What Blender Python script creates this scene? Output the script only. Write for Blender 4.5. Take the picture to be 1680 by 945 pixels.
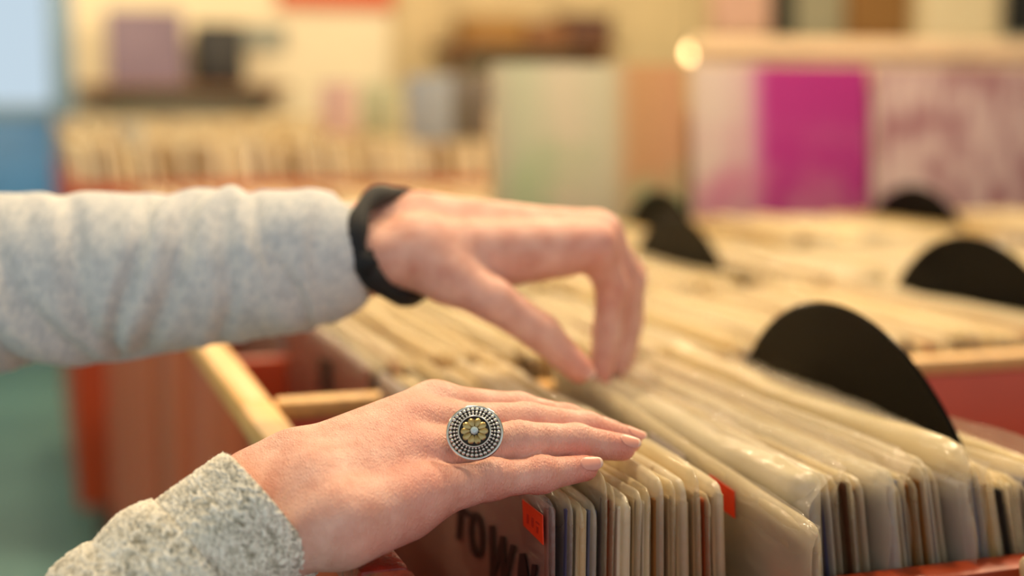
import bpy, bmesh, math, random
import numpy as np
from mathutils import Vector, Matrix

for _o in list(bpy.data.objects):
    bpy.data.objects.remove(_o)
scene = bpy.context.scene
C = scene.collection
PI = math.pi

# ------------------------------------------------------------------ camera, world, exposure
TOP = 0.95                      # height of the record tops in the near bin
CAMZ = TOP + 0.171
FPX = 2333.0
YAW, PITCH = math.radians(18.7), math.radians(7.39)
cam_d = bpy.data.cameras.new('camera')
cam = bpy.data.objects.new('camera', cam_d)
C.objects.link(cam)
cam.location = (0, 0, CAMZ)
cam.rotation_euler = (PI / 2 - PITCH, 0, -YAW)
cam_d.sensor_width = 36.0
cam_d.lens = FPX / 1680 * 36
cam_d.clip_start = 0.02
cam_d.dof.use_dof = True
cam_d.dof.focus_distance = 0.606
cam_d.dof.aperture_fstop = 3.3
scene.camera = cam

world = bpy.data.worlds.new('world')
scene.world = world
world.use_nodes = True
_bg = world.node_tree.nodes['Background']
_bg.inputs[0].default_value = (0.84, 0.93, 1.0, 1)
_bg.inputs[1].default_value = 0.75

scene.view_settings.view_transform = 'Standard'
scene.view_settings.look = 'None'
scene.view_settings.gamma = 1.0
scene.view_settings.use_curve_mapping = False
scene.view_settings.exposure = 0.1
scene.cycles.transparent_max_bounces = 24

_F = Vector((math.sin(YAW) * math.cos(PITCH), math.cos(YAW) * math.cos(PITCH), -math.sin(PITCH)))
_R = Vector((math.cos(YAW), -math.sin(YAW), 0))
_U = _R.cross(_F)
CAMP = Vector((0, 0, CAMZ))
def ray(px, py):
    return _F + _R * ((px - 840) / FPX) + _U * ((472.5 - py) / FPX)
def P(px, py, d):
    return CAMP + ray(px, py) * d
def on(px, py, axis, val):
    r = ray(px, py)
    return CAMP + r * ((val - CAMP[axis]) / r[axis])

# ------------------------------------------------------------------ helpers
def srgb(r, g, b):
    f = lambda c: (c / 255 / 12.92) if c / 255 <= 0.04045 else ((c / 255 + 0.055) / 1.055) ** 2.4
    return (f(r), f(g), f(b), 1)

def new_mat(name):
    m = bpy.data.materials.new(name)
    m.use_nodes = True
    nt = m.node_tree
    return m, nt, nt.nodes['Principled BSDF']

def mat(name, col, rough=0.5, var=0.0, scale=20, bump=0.0, bscale=200, metal=0.0, spec=0.5, stretch=None, coat=0.0):
    m, nt, b = new_mat(name)
    b.inputs['Roughness'].default_value = rough
    b.inputs['Metallic'].default_value = metal
    b.inputs['Specular IOR Level'].default_value = spec
    b.inputs['Coat Weight'].default_value = coat
    b.inputs['Base Color'].default_value = col
    if var > 0 or bump > 0:
        tc = nt.nodes.new('ShaderNodeTexCoord')
        mp = nt.nodes.new('ShaderNodeMapping')
        nt.links.new(tc.outputs['Object'], mp.inputs['Vector'])
        if stretch:
            mp.inputs['Scale'].default_value = stretch
    if var > 0:
        n = nt.nodes.new('ShaderNodeTexNoise')
        n.inputs['Scale'].default_value = scale
        n.inputs['Detail'].default_value = 4
        nt.links.new(mp.outputs[0], n.inputs['Vector'])
        r = nt.nodes.new('ShaderNodeValToRGB')
        lo = tuple(max(0, c * (1 - var)) for c in col[:3]) + (1,)
        hi = tuple(min(1, c * (1 + var)) for c in col[:3]) + (1,)
        r.color_ramp.elements[0].position = 0.3
        r.color_ramp.elements[1].position = 0.7
        r.color_ramp.elements[0].color = lo
        r.color_ramp.elements[1].color = hi
        nt.links.new(n.outputs['Fac'], r.inputs[0])
        nt.links.new(r.outputs[0], b.inputs['Base Color'])
    if bump > 0:
        n2 = nt.nodes.new('ShaderNodeTexNoise')
        n2.inputs['Scale'].default_value = bscale
        n2.inputs['Detail'].default_value = 3
        nt.links.new(mp.outputs[0], n2.inputs['Vector'])
        bp = nt.nodes.new('ShaderNodeBump')
        bp.inputs['Strength'].default_value = bump
        bp.inputs['Distance'].default_value = 0.001
        nt.links.new(n2.outputs['Fac'], bp.inputs['Height'])
        nt.links.new(bp.outputs[0], b.inputs['Normal'])
    return m

def tag(o, label=None, cat=None, group=None, kind=None):
    if label: o['label'] = label
    if cat: o['category'] = cat
    if group: o['group'] = group
    if kind: o['kind'] = kind
    return o

def link(o, parent=None):
    C.objects.link(o)
    if parent is not None:
        o.parent = parent
    return o

def empty(name, loc, rot=(0, 0, 0)):
    o = bpy.data.objects.new(name, None)
    o.empty_display_size = 0.05
    o.location = loc
    o.rotation_euler = rot
    return link(o)

def mesh_obj(name, verts, faces, m, parent=None, smooth=True, world_parent=True):
    me = bpy.data.meshes.new(name)
    if parent is not None and world_parent:
        off = Vector(parent.location)
        verts = [Vector(v) - off for v in verts]
    me.from_pydata([tuple(v) for v in verts], [], faces)
    me.update()
    if smooth:
        me.polygons.foreach_set('use_smooth', [True] * len(me.polygons))
    if m is not None:
        for mm in (m if isinstance(m, (list, tuple)) else [m]):
            me.materials.append(mm)
    o = bpy.data.objects.new(name, me)
    return link(o, parent)

def box_vf(x0, x1, y0, y1, z0, z1):
    v = [(x0, y0, z0), (x1, y0, z0), (x1, y1, z0), (x0, y1, z0), (x0, y0, z1), (x1, y0, z1), (x1, y1, z1), (x0, y1, z1)]
    f = [(0, 3, 2, 1), (4, 5, 6, 7), (0, 1, 5, 4), (1, 2, 6, 5), (2, 3, 7, 6), (3, 0, 4, 7)]
    return v, f

def box(name, b, m, parent=None, bevel=0.0, local=False):
    v, f = box_vf(*b)
    o = mesh_obj(name, v, f, m, parent, smooth=False, world_parent=not local)
    if bevel > 0:
        bm = bmesh.new(); bm.from_mesh(o.data)
        bmesh.ops.bevel(bm, geom=bm.edges[:], offset=bevel, segments=2, profile=0.5, affect='EDGES')
        bm.to_mesh(o.data); bm.free()
        o.data.polygons.foreach_set('use_smooth', [True] * len(o.data.polygons))
        o.data.set_sharp_from_angle(angle=math.radians(40))
    return o

def lathe(profile, seg=48, axis='z'):
    v, f = [], []
    n = len(profile)
    for i in range(seg):
        a = 2 * PI * i / seg
        for r, h in profile:
            x, y = r * math.cos(a), r * math.sin(a)
            v.append((h, x, y) if axis == 'x' else (x, y, h))
    for i in range(seg):
        j = (i + 1) % seg
        for k in range(n - 1):
            f.append((i * n + k, j * n + k, j * n + k + 1, i * n + k + 1))
    return v, f

def tube_path(pts, r, seg=12, closed=False):
    pts = [Vector(p) for p in pts]
    n = len(pts)
    rr = r if isinstance(r, (list, tuple)) else [r] * n
    v, f = [], []
    up = Vector((0.1, 0.2, 1)).normalized()
    for i, p in enumerate(pts):
        a = pts[i - 1] if (i > 0 or closed) else p
        b = pts[(i + 1) % n] if (i < n - 1 or closed) else p
        t = (b - a).normalized()
        s = t.cross(up).normalized(); q = s.cross(t)
        for k in range(seg):
            an = 2 * PI * k / seg
            v.append(p + (s * math.cos(an) + q * math.sin(an)) * rr[i])
    for i in range(n if closed else n - 1):
        j = (i + 1) % n
        for k in range(seg):
            l = (k + 1) % seg
            f.append((i * seg + k, i * seg + l, j * seg + l, j * seg + k))
    if not closed:
        f.append(tuple(range(seg))[::-1]); f.append(tuple((n - 1) * seg + k for k in range(seg)))
    return v, f

# ------------------------------------------------------------------ materials
M = {}
M['wall'] = mat('wall_paint', srgb(236, 222, 190), 0.8, 0.05, 3)
M['ceiling'] = mat('ceiling_paint', srgb(240, 232, 214), 0.85, 0.03, 3)
M['floor'] = mat('floor_lino', srgb(100, 142, 140), 0.5, 0.16, 2.2)
M['redwood'] = mat('red_painted_wood', srgb(164, 62, 26), 0.42, 0.28, 5, 0.15, 90, stretch=(1, 1, 0.25), spec=.3)
M['redrail'] = mat('worn_red_rail', srgb(158, 46, 30), 0.4, 0.45, 160, 0.6, 500)
M['redpaint'] = mat('bright_red_paint', srgb(206, 84, 48), 0.4, 0.12, 8)
M['tan'] = mat('bare_tan_wood', srgb(226, 178, 108), 0.45, 0.15, 30, 0.1, 90, stretch=(4, .3, 4))
M['brown'] = mat('brown_wood', srgb(122, 80, 44), 0.5, 0.25, 8, stretch=(.3, 3, 3))
M['beige'] = mat('pale_wood', srgb(222, 192, 150), 0.5, 0.1, 8)
M['binfloor'] = mat('bin_inside', srgb(80, 34, 22), 0.6, 0.2, 8)
M['black'] = mat('black_plastic', srgb(12, 12, 12), 0.5, 0.1, 40)
M['metal'] = mat('lamp_metal', srgb(60, 58, 55), 0.35, metal=0.8)
M['doorblue'] = mat('blue_door_paint', srgb(60, 128, 190), 0.4, 0.15, 4)
M['window_frame'] = mat('window_frame_paint', srgb(120, 150, 175), 0.45, 0.1, 6)

def glass_mat():
    m, nt, b = new_mat('pane_glass')
    out = nt.nodes['Material Output']
    tr = nt.nodes.new('ShaderNodeBsdfTransparent'); tr.inputs[0].default_value = (0.92, 0.97, 1, 1)
    gl = nt.nodes.new('ShaderNodeBsdfGlossy'); gl.inputs['Roughness'].default_value = 0.02
    mx = nt.nodes.new('ShaderNodeMixShader'); mx.inputs[0].default_value = 0.06
    nt.links.new(tr.outputs[0], mx.inputs[1]); nt.links.new(gl.outputs[0], mx.inputs[2])
    nt.links.new(mx.outputs[0], out.inputs['Surface'])
    return m
M['glass'] = glass_mat()

def plastic_mat(name, col, alpha, rough=0.12, top=None):
    """thin cloudy film: see-through where single, milky where doubled up, glossy all over"""
    m, nt, b = new_mat(name)
    N, L = nt.nodes, nt.links
    out = N['Material Output']
    N.remove(b)
    tc = N.new('ShaderNodeTexCoord')
    mp = N.new('ShaderNodeMapping'); mp.inputs['Scale'].default_value = (1.0, 0.45, 1)
    L.new(tc.outputs['Object'], mp.inputs['Vector'])
    n = N.new('ShaderNodeTexNoise'); n.inputs['Scale'].default_value = 85; n.inputs['Detail'].default_value = 4
    n.inputs['Distortion'].default_value = 2.2
    L.new(mp.outputs[0], n.inputs['Vector'])
    bp = N.new('ShaderNodeBump'); bp.inputs['Strength'].default_value = 0.7; bp.inputs['Distance'].default_value = 0.0045
    L.new(n.outputs['Fac'], bp.inputs['Height'])
    df = N.new('ShaderNodeBsdfDiffuse'); df.inputs['Color'].default_value = col
    ts = N.new('ShaderNodeBsdfTranslucent'); ts.inputs['Color'].default_value = col
    m1 = N.new('ShaderNodeMixShader'); m1.inputs[0].default_value = .3
    L.new(df.outputs[0], m1.inputs[1]); L.new(ts.outputs[0], m1.inputs[2])
    tr = N.new('ShaderNodeBsdfTransparent')
    m2 = N.new('ShaderNodeMixShader'); m2.inputs[0].default_value = alpha
    if top:
        at = N.new('ShaderNodeAttribute'); at.attribute_name = 'layers'
        mr = N.new('ShaderNodeMapRange'); mr.inputs['To Min'].default_value = alpha; mr.inputs['To Max'].default_value = top
        L.new(at.outputs['Fac'], mr.inputs['Value']); L.new(mr.outputs[0], m2.inputs[0])
    L.new(tr.outputs[0], m2.inputs[1]); L.new(m1.outputs[0], m2.inputs[2])
    gl = N.new('ShaderNodeBsdfGlossy'); gl.inputs['Roughness'].default_value = rough
    L.new(bp.outputs[0], gl.inputs['Normal'])
    lw = N.new('ShaderNodeLayerWeight'); lw.inputs['Blend'].default_value = .5
    pw = N.new('ShaderNodeMath'); pw.operation = 'POWER'; L.new(lw.outputs['Facing'], pw.inputs[0]); pw.inputs[1].default_value = 4
    fr = N.new('ShaderNodeMath'); fr.operation = 'MULTIPLY_ADD'; L.new(pw.outputs[0], fr.inputs[0]); fr.inputs[1].default_value = .26; fr.inputs[2].default_value = .06
    m3 = N.new('ShaderNodeMixShader')
    L.new(fr.outputs[0], m3.inputs[0]); L.new(m2.outputs[0], m3.inputs[1]); L.new(gl.outputs[0], m3.inputs[2])
    L.new(m3.outputs[0], out.inputs['Surface'])
    return m
M['bag'] = plastic_mat('cloudy_plastic', srgb(246, 228, 184), 0.24, .14, .62)
M['bag2'] = plastic_mat('milky_plastic', srgb(242, 228, 194), 0.40, 0.15, .74)
M['bag3'] = plastic_mat('clear_plastic', srgb(225, 220, 210), 0.16, 0.12, .4)

covers = [srgb(214, 182, 120), srgb(166, 134, 92), srgb(96, 82, 72), srgb(116, 120, 142), srgb(86, 48, 22), srgb(184, 158, 116),
          srgb(224, 204, 160), srgb(142, 94, 40), srgb(90, 88, 118), srgb(34, 28, 28), srgb(164, 74, 30), srgb(232, 220, 190)]
M_cov = [mat('card_%d' % i, c, 0.6, 0.12, 30) for i, c in enumerate(covers)]

# ------------------------------------------------------------------ room
def structure(o):
    o['kind'] = 'structure'
    return o
BACK = 6.5
structure(box('floor', (-3.6, 6.6, -1.5, BACK + .1, -0.05, 0.0), M['floor']))
structure(box('ceiling', (-3.6, 6.6, -1.5, BACK + .1, 2.9, 2.95), M['ceiling']))
structure(box('wall_right', (6.5, 6.6, -1.5, BACK + .1, 0, 2.9), M['wall']))
structure(box('wall_left', (-3.6, -3.5, 1.6, BACK + .1, 0, 2.9), M['wall']))
# back wall with a glazed blue door at the left
DX0, DX1, DH = -0.85, 0.20, 2.15
v = []; f = []
for b in ((-3.6, DX0, BACK, BACK + .1, 0, 2.9), (DX1, 6.6, BACK, BACK + .1, 0, 2.9), (DX0, DX1, BACK, BACK + .1, DH, 2.9)):
    a, q = box_vf(*b); f += [tuple(i + len(v) for i in t) for t in q]; v += a
structure(mesh_obj('wall_back', v, f, M['wall'], smooth=False))
dr = structure(empty('door_1', ((DX0 + DX1) / 2, BACK + .05, 0)))
SILL = 1.12
box('door_panel', (DX0 + .1, DX1 - .1, BACK + .03, BACK + .07, 0.1, SILL - .06), M['doorblue'], dr, .004)
for nm, b in (('door_frame', (DX0, DX0 + .1, BACK + .02, BACK + .08, 0, DH)), ('door_frame', (DX1 - .1, DX1, BACK + .02, BACK + .08, 0, DH)),
              ('door_rail', (DX0 + .1, DX1 - .1, BACK + .02, BACK + .08, 0, .1)), ('door_rail', (DX0 + .1, DX1 - .1, BACK + .02, BACK + .08, SILL - .06, SILL)),
              ('door_rail', (DX0 + .1, DX1 - .1, BACK + .02, BACK + .08, DH - .1, DH))):
    box(nm, b, M['window_frame'], dr, .003)
box('pane', (DX0 + .1, DX1 - .1, BACK + .046, BACK + .052, SILL, DH - .1), M['glass'], dr)
structure(box('baseboard_back', (DX1, 6.5, BACK - .02, BACK, 0, .12), M['beige']))

# ------------------------------------------------------------------ lamps of the shop
def emit_mat(name, col, s):
    m, nt, b = new_mat(name)
    b.inputs['Emission Color'].default_value = col
    b.inputs['Emission Strength'].default_value = s
    b.inputs['Base Color'].default_value = col
    return m
M['bulb'] = emit_mat('warm_bulb', (1, .72, .42, 1), 14)
WARM = (1.0, 0.77, 0.49)
def pendant(x, y, z, watts, label):
    t = empty('pendant_lamp', (x, y, z))
    v, f = tube_path([(0, 0, .16), (0, 0, 2.9 - z)], .004, 8); mesh_obj('cord', v, f, M['black'], t, world_parent=False)
    v, f = lathe([(.012, .17), (.03, .165), (.05, .13), (.12, .05), (.15, .0), (.145, .0), (.115, .045), (.045, .125), (.012, .16)], 40)
    mesh_obj('lamp_shade', v, f, M['metal'], t, world_parent=False)
    v, f = lathe([(0.001, .03), (.02, .034), (.034, .055), (.034, .07), (.018, .1), (.012, .13), (.001, .13)], 24)
    mesh_obj('bulb', v, f, M['bulb'], t, world_parent=False)
    tag(t, label, 'lamp', 'pendant lamps over the record bins')
    ld = bpy.data.lights.new('lamp_light', 'POINT'); ld.energy = watts * 0.88; ld.color = WARM; ld.shadow_soft_size = 0.05
    lo = bpy.data.objects.new('lamp_light', ld); link(lo, t); lo.location = (0, 0, -.03)
    return t
LAMPS = ((0.15, 1.05, 48, 'over the hands'), (1.05, 1.25, 60, 'over the large black disc'), (1.9, 2.3, 50, 'over the right end of the display rack'), (0.5, 3.0, 55, 'over the far end of the near bin'),
         (1.7, 4.4, 58, 'over the right end of the second bin'), (0.2, 5.2, 42, 'over the back left corner of the second bin'), (-1.2, 2.6, 30, 'over the aisle on the left'), (3.2, 4.6, 75, 'in front of the cream panel'), (-1.1, 5.0, 32, 'near the blue door'))
for x, y, w, where in LAMPS:
    pendant(x, y, 2.25, w, 'dark metal pendant lamp hanging ' + where)

# ------------------------------------------------------------------ record bins
RX = 0.140                    # inner face of the board at the person's side
def bin_unit():
    t = empty('record_bin', (1.0, 1.6, 0))
    tag(t, 'long red painted wooden record bin holding the rows of records', 'record bin')
    Y0, Y1, X1 = 0.20, 2.77, 2.05
    rows = [(.200, .535), (.555, .880), (.900, 1.225), (1.245, 1.570), (1.590, 1.920), (2.08, 2.42), (2.44, 2.75)]
    # boards at the person's side, one per bay, with a rail on top of each
    for i, (a, b) in enumerate(rows):
        b2 = rows[i + 1][0] if i + 1 < len(rows) else Y1
        box('side_panel', (RX - .016, RX, a - .01, b2 - .012, .12, TOP - .034), M['redwood'], t, .002)
        for ya, yb, m_ in (((a - .01, .70, M['redrail']), (.7005, b2 - .0105, M['tan'])) if i == 1 else ((a - .01, b2 - .0105, M['redrail'] if i < 1 else M['tan']),)):
            box('top_rail', (RX - .021, RX + .001, ya, yb, TOP - .034, TOP - .016), m_, t, .004)
    for i, (a, b) in enumerate(rows[:-1]):
        hi = [TOP - .045, TOP - .016, TOP - .05, TOP - .05, TOP - .05, TOP - .05][i]
        if i == 4:
            continue
        if i == 1:
            box('row_divider', (RX + .002, X1, b + .002, rows[i + 1][0] - .002, .64, hi - .012), M['redpaint'], t, .003)
            box('divider_cap', (RX + .002, X1, b, rows[i + 1][0], hi - .012, hi), M['tan'], t, .003)
        else:
            box('row_divider', (RX + .002, X1, b, rows[i + 1][0], .64, hi), M['redwood'], t, .003)
    box('bin_floor', (RX, X1, Y0, Y1, .60, .632), M['binfloor'], t)
    box('end_panel', (RX, X1, Y1, Y1 + .02, .12, TOP - .03), M['redwood'], t, .002)
    box('end_panel', (RX, X1, Y0 - .02, Y0, .12, TOP - .045), M['redwood'], t, .002)
    box('back_panel', (X1, X1 + .02, Y0 - .02, Y1 + .02, .12, TOP - .03), M['redwood'], t, .002)
    box('plinth', (RX + .03, X1 - .03, Y0 + .05, Y1 - .05, 0.0, .6), M['binfloor'], t)
    return t
bin_unit()

# ------------------------------------------------------------------ records
LP = .315
rnd = random.Random(7)
def bag_mesh(name, t, H, seed, wav=0.0016, flare=0.0):
    r = random.Random(seed)
    ys = [0, .0012, .004, .009, .018, .03, .05, .075, .10, .13, .16, .19, .22, .25, .28, .30, .31, .317, .32]
    prof = [(1, 0), (1, .10), (1, .2), (1, .26), (1, .30 - .32 + H - .0), (1, H - .010), (.93, H - .004), (.7, H - .0013), (.25, H), (-.25, H), (-.7, H - .0013), (-.93, H - .004), (-1, H - .010), (-1, .30 - .32 + H), (-1, .26), (-1, .2), (-1, .10), (-1, 0)]
    ph = [r.uniform(0, 6.28) for _ in range(8)]
    am = [r.uniform(.4, 1) for _ in range(8)]
    v, f, lay = [], [], []
    for y in ys:
        e = min(y, .32 - y)
        w = .30 + .70 * min(1, (e / .010)) ** .7
        dz = -.0042 * max(0, 1 - e / .006) ** 2
        for sx, z in prof:
            hz = z / H
            n = wav * (am[0] * math.sin(y * 38 + ph[0]) + .6 * am[1] * math.sin(y * 83 + ph[1] + z * 30) + .5 * am[2] * math.sin(y * 21 + ph[2] + z * 14))
            n2 = wav * .9 * (am[3] * math.sin(y * 26 + ph[3]) + .6 * am[4] * math.sin(y * 64 + ph[4]) + .35 * am[5] * math.sin(y * 150 + ph[5] + sx))
            topw = max(0, (hz - .9) / .1)
            x = sx * t / 2 * w + n * topw * .5 + sx * flare * topw * (1 if sx > 0 else 0)
            v.append((x, y, z + (dz + n2) * (1 if hz > .97 else .3 * topw)))
            lay.append(max(0, min(1, (z - H + .016) / .012)) * (1 if y > .004 else .45))
    n = len(prof)
    for i in range(len(ys) - 1):
        for k in range(n - 1):
            f.append((i * n + k, i * n + k + 1, (i + 1) * n + k + 1, (i + 1) * n + k))
    for k in range(n // 2):      # closed ends
        a, b = k, n - 1 - k
        if b - a > 1:
            f.append((a, b, b - 1, a + 1))
            o = (len(ys) - 1) * n
            f.append((o + a, o + a + 1, o + b - 1, o + b))
    me = bpy.data.meshes.new(name)
    me.from_pydata(v, [], f); me.update()
    me.polygons.foreach_set('use_smooth', [True] * len(me.polygons))
    at = me.attributes.new('layers', 'FLOAT', 'POINT'); at.data.foreach_set('value', lay)
    me.materials.append(M['bag'])
    return me
def cover_mesh(name, t):
    # gatefold card cover: two boards meeting at a rounded spine on the far edge, slightly open at the near edge
    h = .3135
    g = t * .5
    v, f = [], []
    sec = [(-g, .0035), (-g * .72, .0025), (-g * .25, .0045), (0, .006), (g * .25, .0045), (g * .72, .0025), (g, .0035), (g, .310), (g * .6, .3155), (-g * .6, .3155), (-g, .310)]
    n = len(sec)
    for z in (.002, h * .5, h - .001, h):
        for x, y in sec:
            k = .8 if z == h else 1
            v.append((x * k, y + (.0005 if z == h else 0), z))
    for i in range(3):
        for k in range(n):
            l = (k + 1) % n
            f.append((i * n + k, i * n + l, (i + 1) * n + l, (i + 1) * n + k))
    f.append(tuple(range(n))[::-1]); f.append(tuple(3 * n + k for k in range(n)))
    me = bpy.data.meshes.new(name)
    me.from_pydata(v, [], f); me.update()
    me.materials.append(M_cov[0])
    return me
THICK = [.0034, .0042, .0050, .0060, .0078]
BAGS = [[bag_mesh('outer_sleeve', t, .317 + dh, 10 * i + j) for j, dh in enumerate((0, .003, .006, .0))] for i, t in enumerate(THICK)]
COVS = [cover_mesh('cover', t * .8) for t in THICK]

def record(xtop, y0, lean, ti, label, group, cov=None, bagm=None, dz=0.0, bag=None, bj=None, sink=0.0, plain=False):
    h = .317
    root = empty('record_album', (xtop + h * math.sin(lean), y0 + rnd.uniform(-.0012, .0012), TOP - .317 + dz + h * (1 - math.cos(lean)) * 0), (0, -lean, 0))
    tag(root, label, 'record', group)
    c = bpy.data.objects.new('cover', COVS[ti]); link(c, root)
    c.material_slots[0].link = 'OBJECT'; c.material_slots[0].material = cov or rnd.choice(M_cov)
    if not plain:
        g = bpy.data.objects.new('outer_sleeve', bag or BAGS[ti][rnd.randrange(4) if bj is None else bj]); link(g, root)
        g.material_slots[0].link = 'OBJECT'; g.material_slots[0].material = bagm or rnd.choice([M['bag'], M['bag'], M['bag2']])
    return root

def lean_at(x):
    return math.radians(-0.5 + 15 * max(0, min(1, (x - .24) / .22)))

# --- nearest row
ROW1 = .560
M['town'] = mat('town_cover', srgb(152, 110, 96), 0.55, 0.22, 9)
XT = .2085
town = record(XT, ROW1, 0.0, 2, 'front record in the near row, brownish mauve cover lettered TOWN', None, M['town'], M['bag3'], bj=0)
# lettering drawn as broad brush strokes on the cover face
def stroke(pts, w):
    v, f = [], []
    pts = [Vector((p[0], p[1], 0)) for p in pts]
    for i, p in enumerate(pts):
        a = pts[max(0, i - 1)]; b = pts[min(len(pts) - 1, i + 1)]
        t = (b - a).normalized(); s = Vector((-t.y, t.x, 0))
        ww = w * (1 + .10 * math.sin(i * 1.7))
        v += [p + s * ww / 2, p - s * ww / 2]
    for i in range(len(pts) - 1):
        f.append((2 * i, 2 * i + 1, 2 * i + 3, 2 * i + 2))
    return v, f
def lerp_pts(a, b, n=4):
    return [(a[0] + (b[0] - a[0]) * i / n, a[1] + (b[1] - a[1]) * i / n) for i in range(n + 1)]
face_x = XT - .0030
def face_yz(px, py, x=face_x):
    p = on(px, py, 0, x)
    return p.y, p.z
M['ink'] = mat('dark_ink', srgb(40, 14, 14), 0.6)
M['ink2'] = mat('purple_black_ink', srgb(36, 20, 28), 0.6)
LET = {'T': [[(742, 824), (772, 846)], [(757, 832), (752, 885)]],
       'W': [[(807, 862), (808, 946)], [(808, 946), (826, 880)], [(825, 880), (826, 960)], [(826, 960), (843, 894)]],
       'N': [[(857, 908), (850, 985)], [(857, 908), (870, 985)], [(870, 985), (878, 926)]]}
oc, orx, ory = (782, 878), 9, 33
LET['O'] = [[(oc[0] + orx * math.cos(2 * PI * k / 24), oc[1] + ory * math.sin(2 * PI * k / 24) + .85 * orx * math.cos(2 * PI * k / 24)) for k in range(25)]]
for ch in 'TOWN':
    v, f = [], []
    for li, seg in enumerate(LET[ch]):
        q = seg if len(seg) > 2 else lerp_pts(seg[0], seg[1])
        a, b = stroke(q, 8.2)
        f += [tuple(i + len(v) for i in t) for t in b]
        for p in a:
            y, z = face_yz(p.x, p.y)
            v.append(Vector((face_x - .00035 - .00004 * li, y, z)) - Vector(town.location))
    back = [p + Vector((.0003, 0, 0)) for p in v]
    n = len(v)
    faces = f + [tuple(i + n for i in t)[::-1] for t in f]
    o = mesh_obj('lettering', v + back, faces, M['ink2'] if ch == 'N' else M['ink'], town, smooth=False, world_parent=False)
    o['label'] = 'dark painted letter ' + ch

M['sticker'] = mat('orange_red_sticker', srgb(244, 62, 14), 0.5, 0.08, 60)
M['sticker_ink'] = mat('faded_red_print', srgb(200, 34, 8), 0.6)
def sticker(parent, pix, x, mats, name='price_sticker', thick=.0004, marks=None):
    q = [face_yz(px, py, x) for px, py in pix]
    v = [Vector((x, y, z)) for y, z in q] + [Vector((x - thick, y, z)) for y, z in q]
    f = [(0, 1, 2, 3)[::-1], (4, 5, 6, 7), (0, 1, 5, 4), (1, 2, 6, 5), (2, 3, 7, 6), (3, 0, 4, 7)]
    o = mesh_obj(name, [p - Vector(parent.location) for p in v], f, mats, parent, smooth=False, world_parent=False)
    for mk in (marks or []):
        qq = [face_yz(px, py, x - thick - .0001) for px, py in mk]
        vv = [Vector((x - thick - .0001, y, z)) - Vector(parent.location) for y, z in qq]
        vv += [p + Vector((-.0001, 0, 0)) for p in vv]
        mesh_obj('print', vv, f, M['sticker_ink'], o, smooth=False, world_parent=False)
    return o
sx = XT - .0042
sticker(town, [(858, 819), (891, 845), (892, 894), (860, 862)], sx, M['sticker'],
        marks=[[(864, 842), (867, 844.4), (867, 860), (864, 857.5)], [(872, 848), (875, 850.4), (875, 866), (872, 863.5)], [(879, 854), (885, 858.6), (885, 862), (879, 857.5)], [(880, 863), (883, 865.3), (883, 876), (880, 873.6)]])['label'] = 'small orange-red price sticker'

# loose crinkled film standing up from some sleeves
from mathutils import noise as mnoise
M['film'] = plastic_mat('loose_film', srgb(238, 226, 202), 0.30, 0.09)
def loose_film(parent, h, bend, seed, drop=.09, near=-.006, xoff=0.0):
    ny, nz = 56, 26
    v, f = [], []
    for i in range(ny + 1):
        y = near + (.316 - near) * i / ny
        hh = h * (1 + .22 * math.sin(y * 17 + seed) + .12 * math.sin(y * 41 + seed * 2))
        for k in range(nz + 1):
            q = k / nz
            z = .317 - drop + (drop + hh) * q
            up = max(0, z - .311)
            cr = mnoise.noise(Vector((y * 26, z * 60, seed))) * .0030 + abs(mnoise.noise(Vector((y * 60, z * 110, seed + 5)))) * .0022
            edge = max(0, 1 - (y - near) / .012)
            v.append((xoff + bend * up + bend * 14 * up * up + cr * (.25 + 30 * up) + edge * .002 * math.sin(z * 70 + seed), y + edge * .0015 * math.sin(z * 120), z - (up * .12 if edge else 0)))
    for i in range(ny):
        for k in range(nz):
            a = i * (nz + 1) + k
            f.append((a, a + 1, a + nz + 2, a + nz + 1))
    o = mesh_obj('loose_film', v, f, M['film'], parent, world_parent=False)
    o['label'] = 'loose crinkled clear film'
    return o

# the rest of the near row
x = XT + .0062
GAPX = .2945
ORD = ['first', 'second', 'third', 'fourth', 'fifth', 'sixth', 'seventh', 'eighth', 'ninth', 'tenth', 'eleventh', 'twelfth', 'thirteenth', 'fourteenth', 'fifteenth', 'sixteenth', 'seventeenth', 'eighteenth', 'nineteenth', 'twentieth',
       'twenty-first', 'twenty-second', 'twenty-third', 'twenty-fourth', 'twenty-fifth', 'twenty-sixth', 'twenty-seventh', 'twenty-eighth', 'twenty-ninth', 'thirtieth']
n0 = 0
while x < GAPX - .006:
    ti = rnd.choice([0, 1, 1, 2, 3, 4])
    x += THICK[ti] / 2
    record(x, ROW1, lean_at(x), ti, ORD[n0] + ' sleeved record behind the TOWN record in the near row', 'records under the ringed hand', dz=rnd.uniform(-.003, .004))
    n0 += 1
    x += THICK[ti] / 2 + rnd.uniform(.0001, .0009)
last = x
# wide gap, then a record with a white and a red price label on its face
x = last + .0200
M['greycard'] = mat('grey_beige_cover', srgb(176, 160, 140), 0.55, 0.1, 20)
gl = lean_at(x)
rec = record(x, ROW1 - .019, gl, 2, 'pale grey record lifted at its far end, with a red sticker and a white label', None, M['greycard'], M['bag'], bag=bag_mesh('outer_sleeve', .0085, .317, 911, .001), dz=-.008)
rec.rotation_euler = (math.radians(4.2), -gl, 0)
loose_film(rec, .004, .3, 3, drop=.05, near=-.004, xoff=-.0050)
def local_tag(parent, name, y0, y1, z0, z1, m, xx=-.0054):
    v, f = box_vf(xx - .0003, xx, y0, y1, z0, z1)
    return mesh_obj(name, v, f, m, parent, smooth=False, world_parent=False)
local_tag(rec, 'price_sticker', .066, .092, .299, .3125, M['sticker'])['label'] = 'red price sticker'
M['whitelabel'] = mat('white_label', srgb(225, 215, 215), 0.5)
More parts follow.
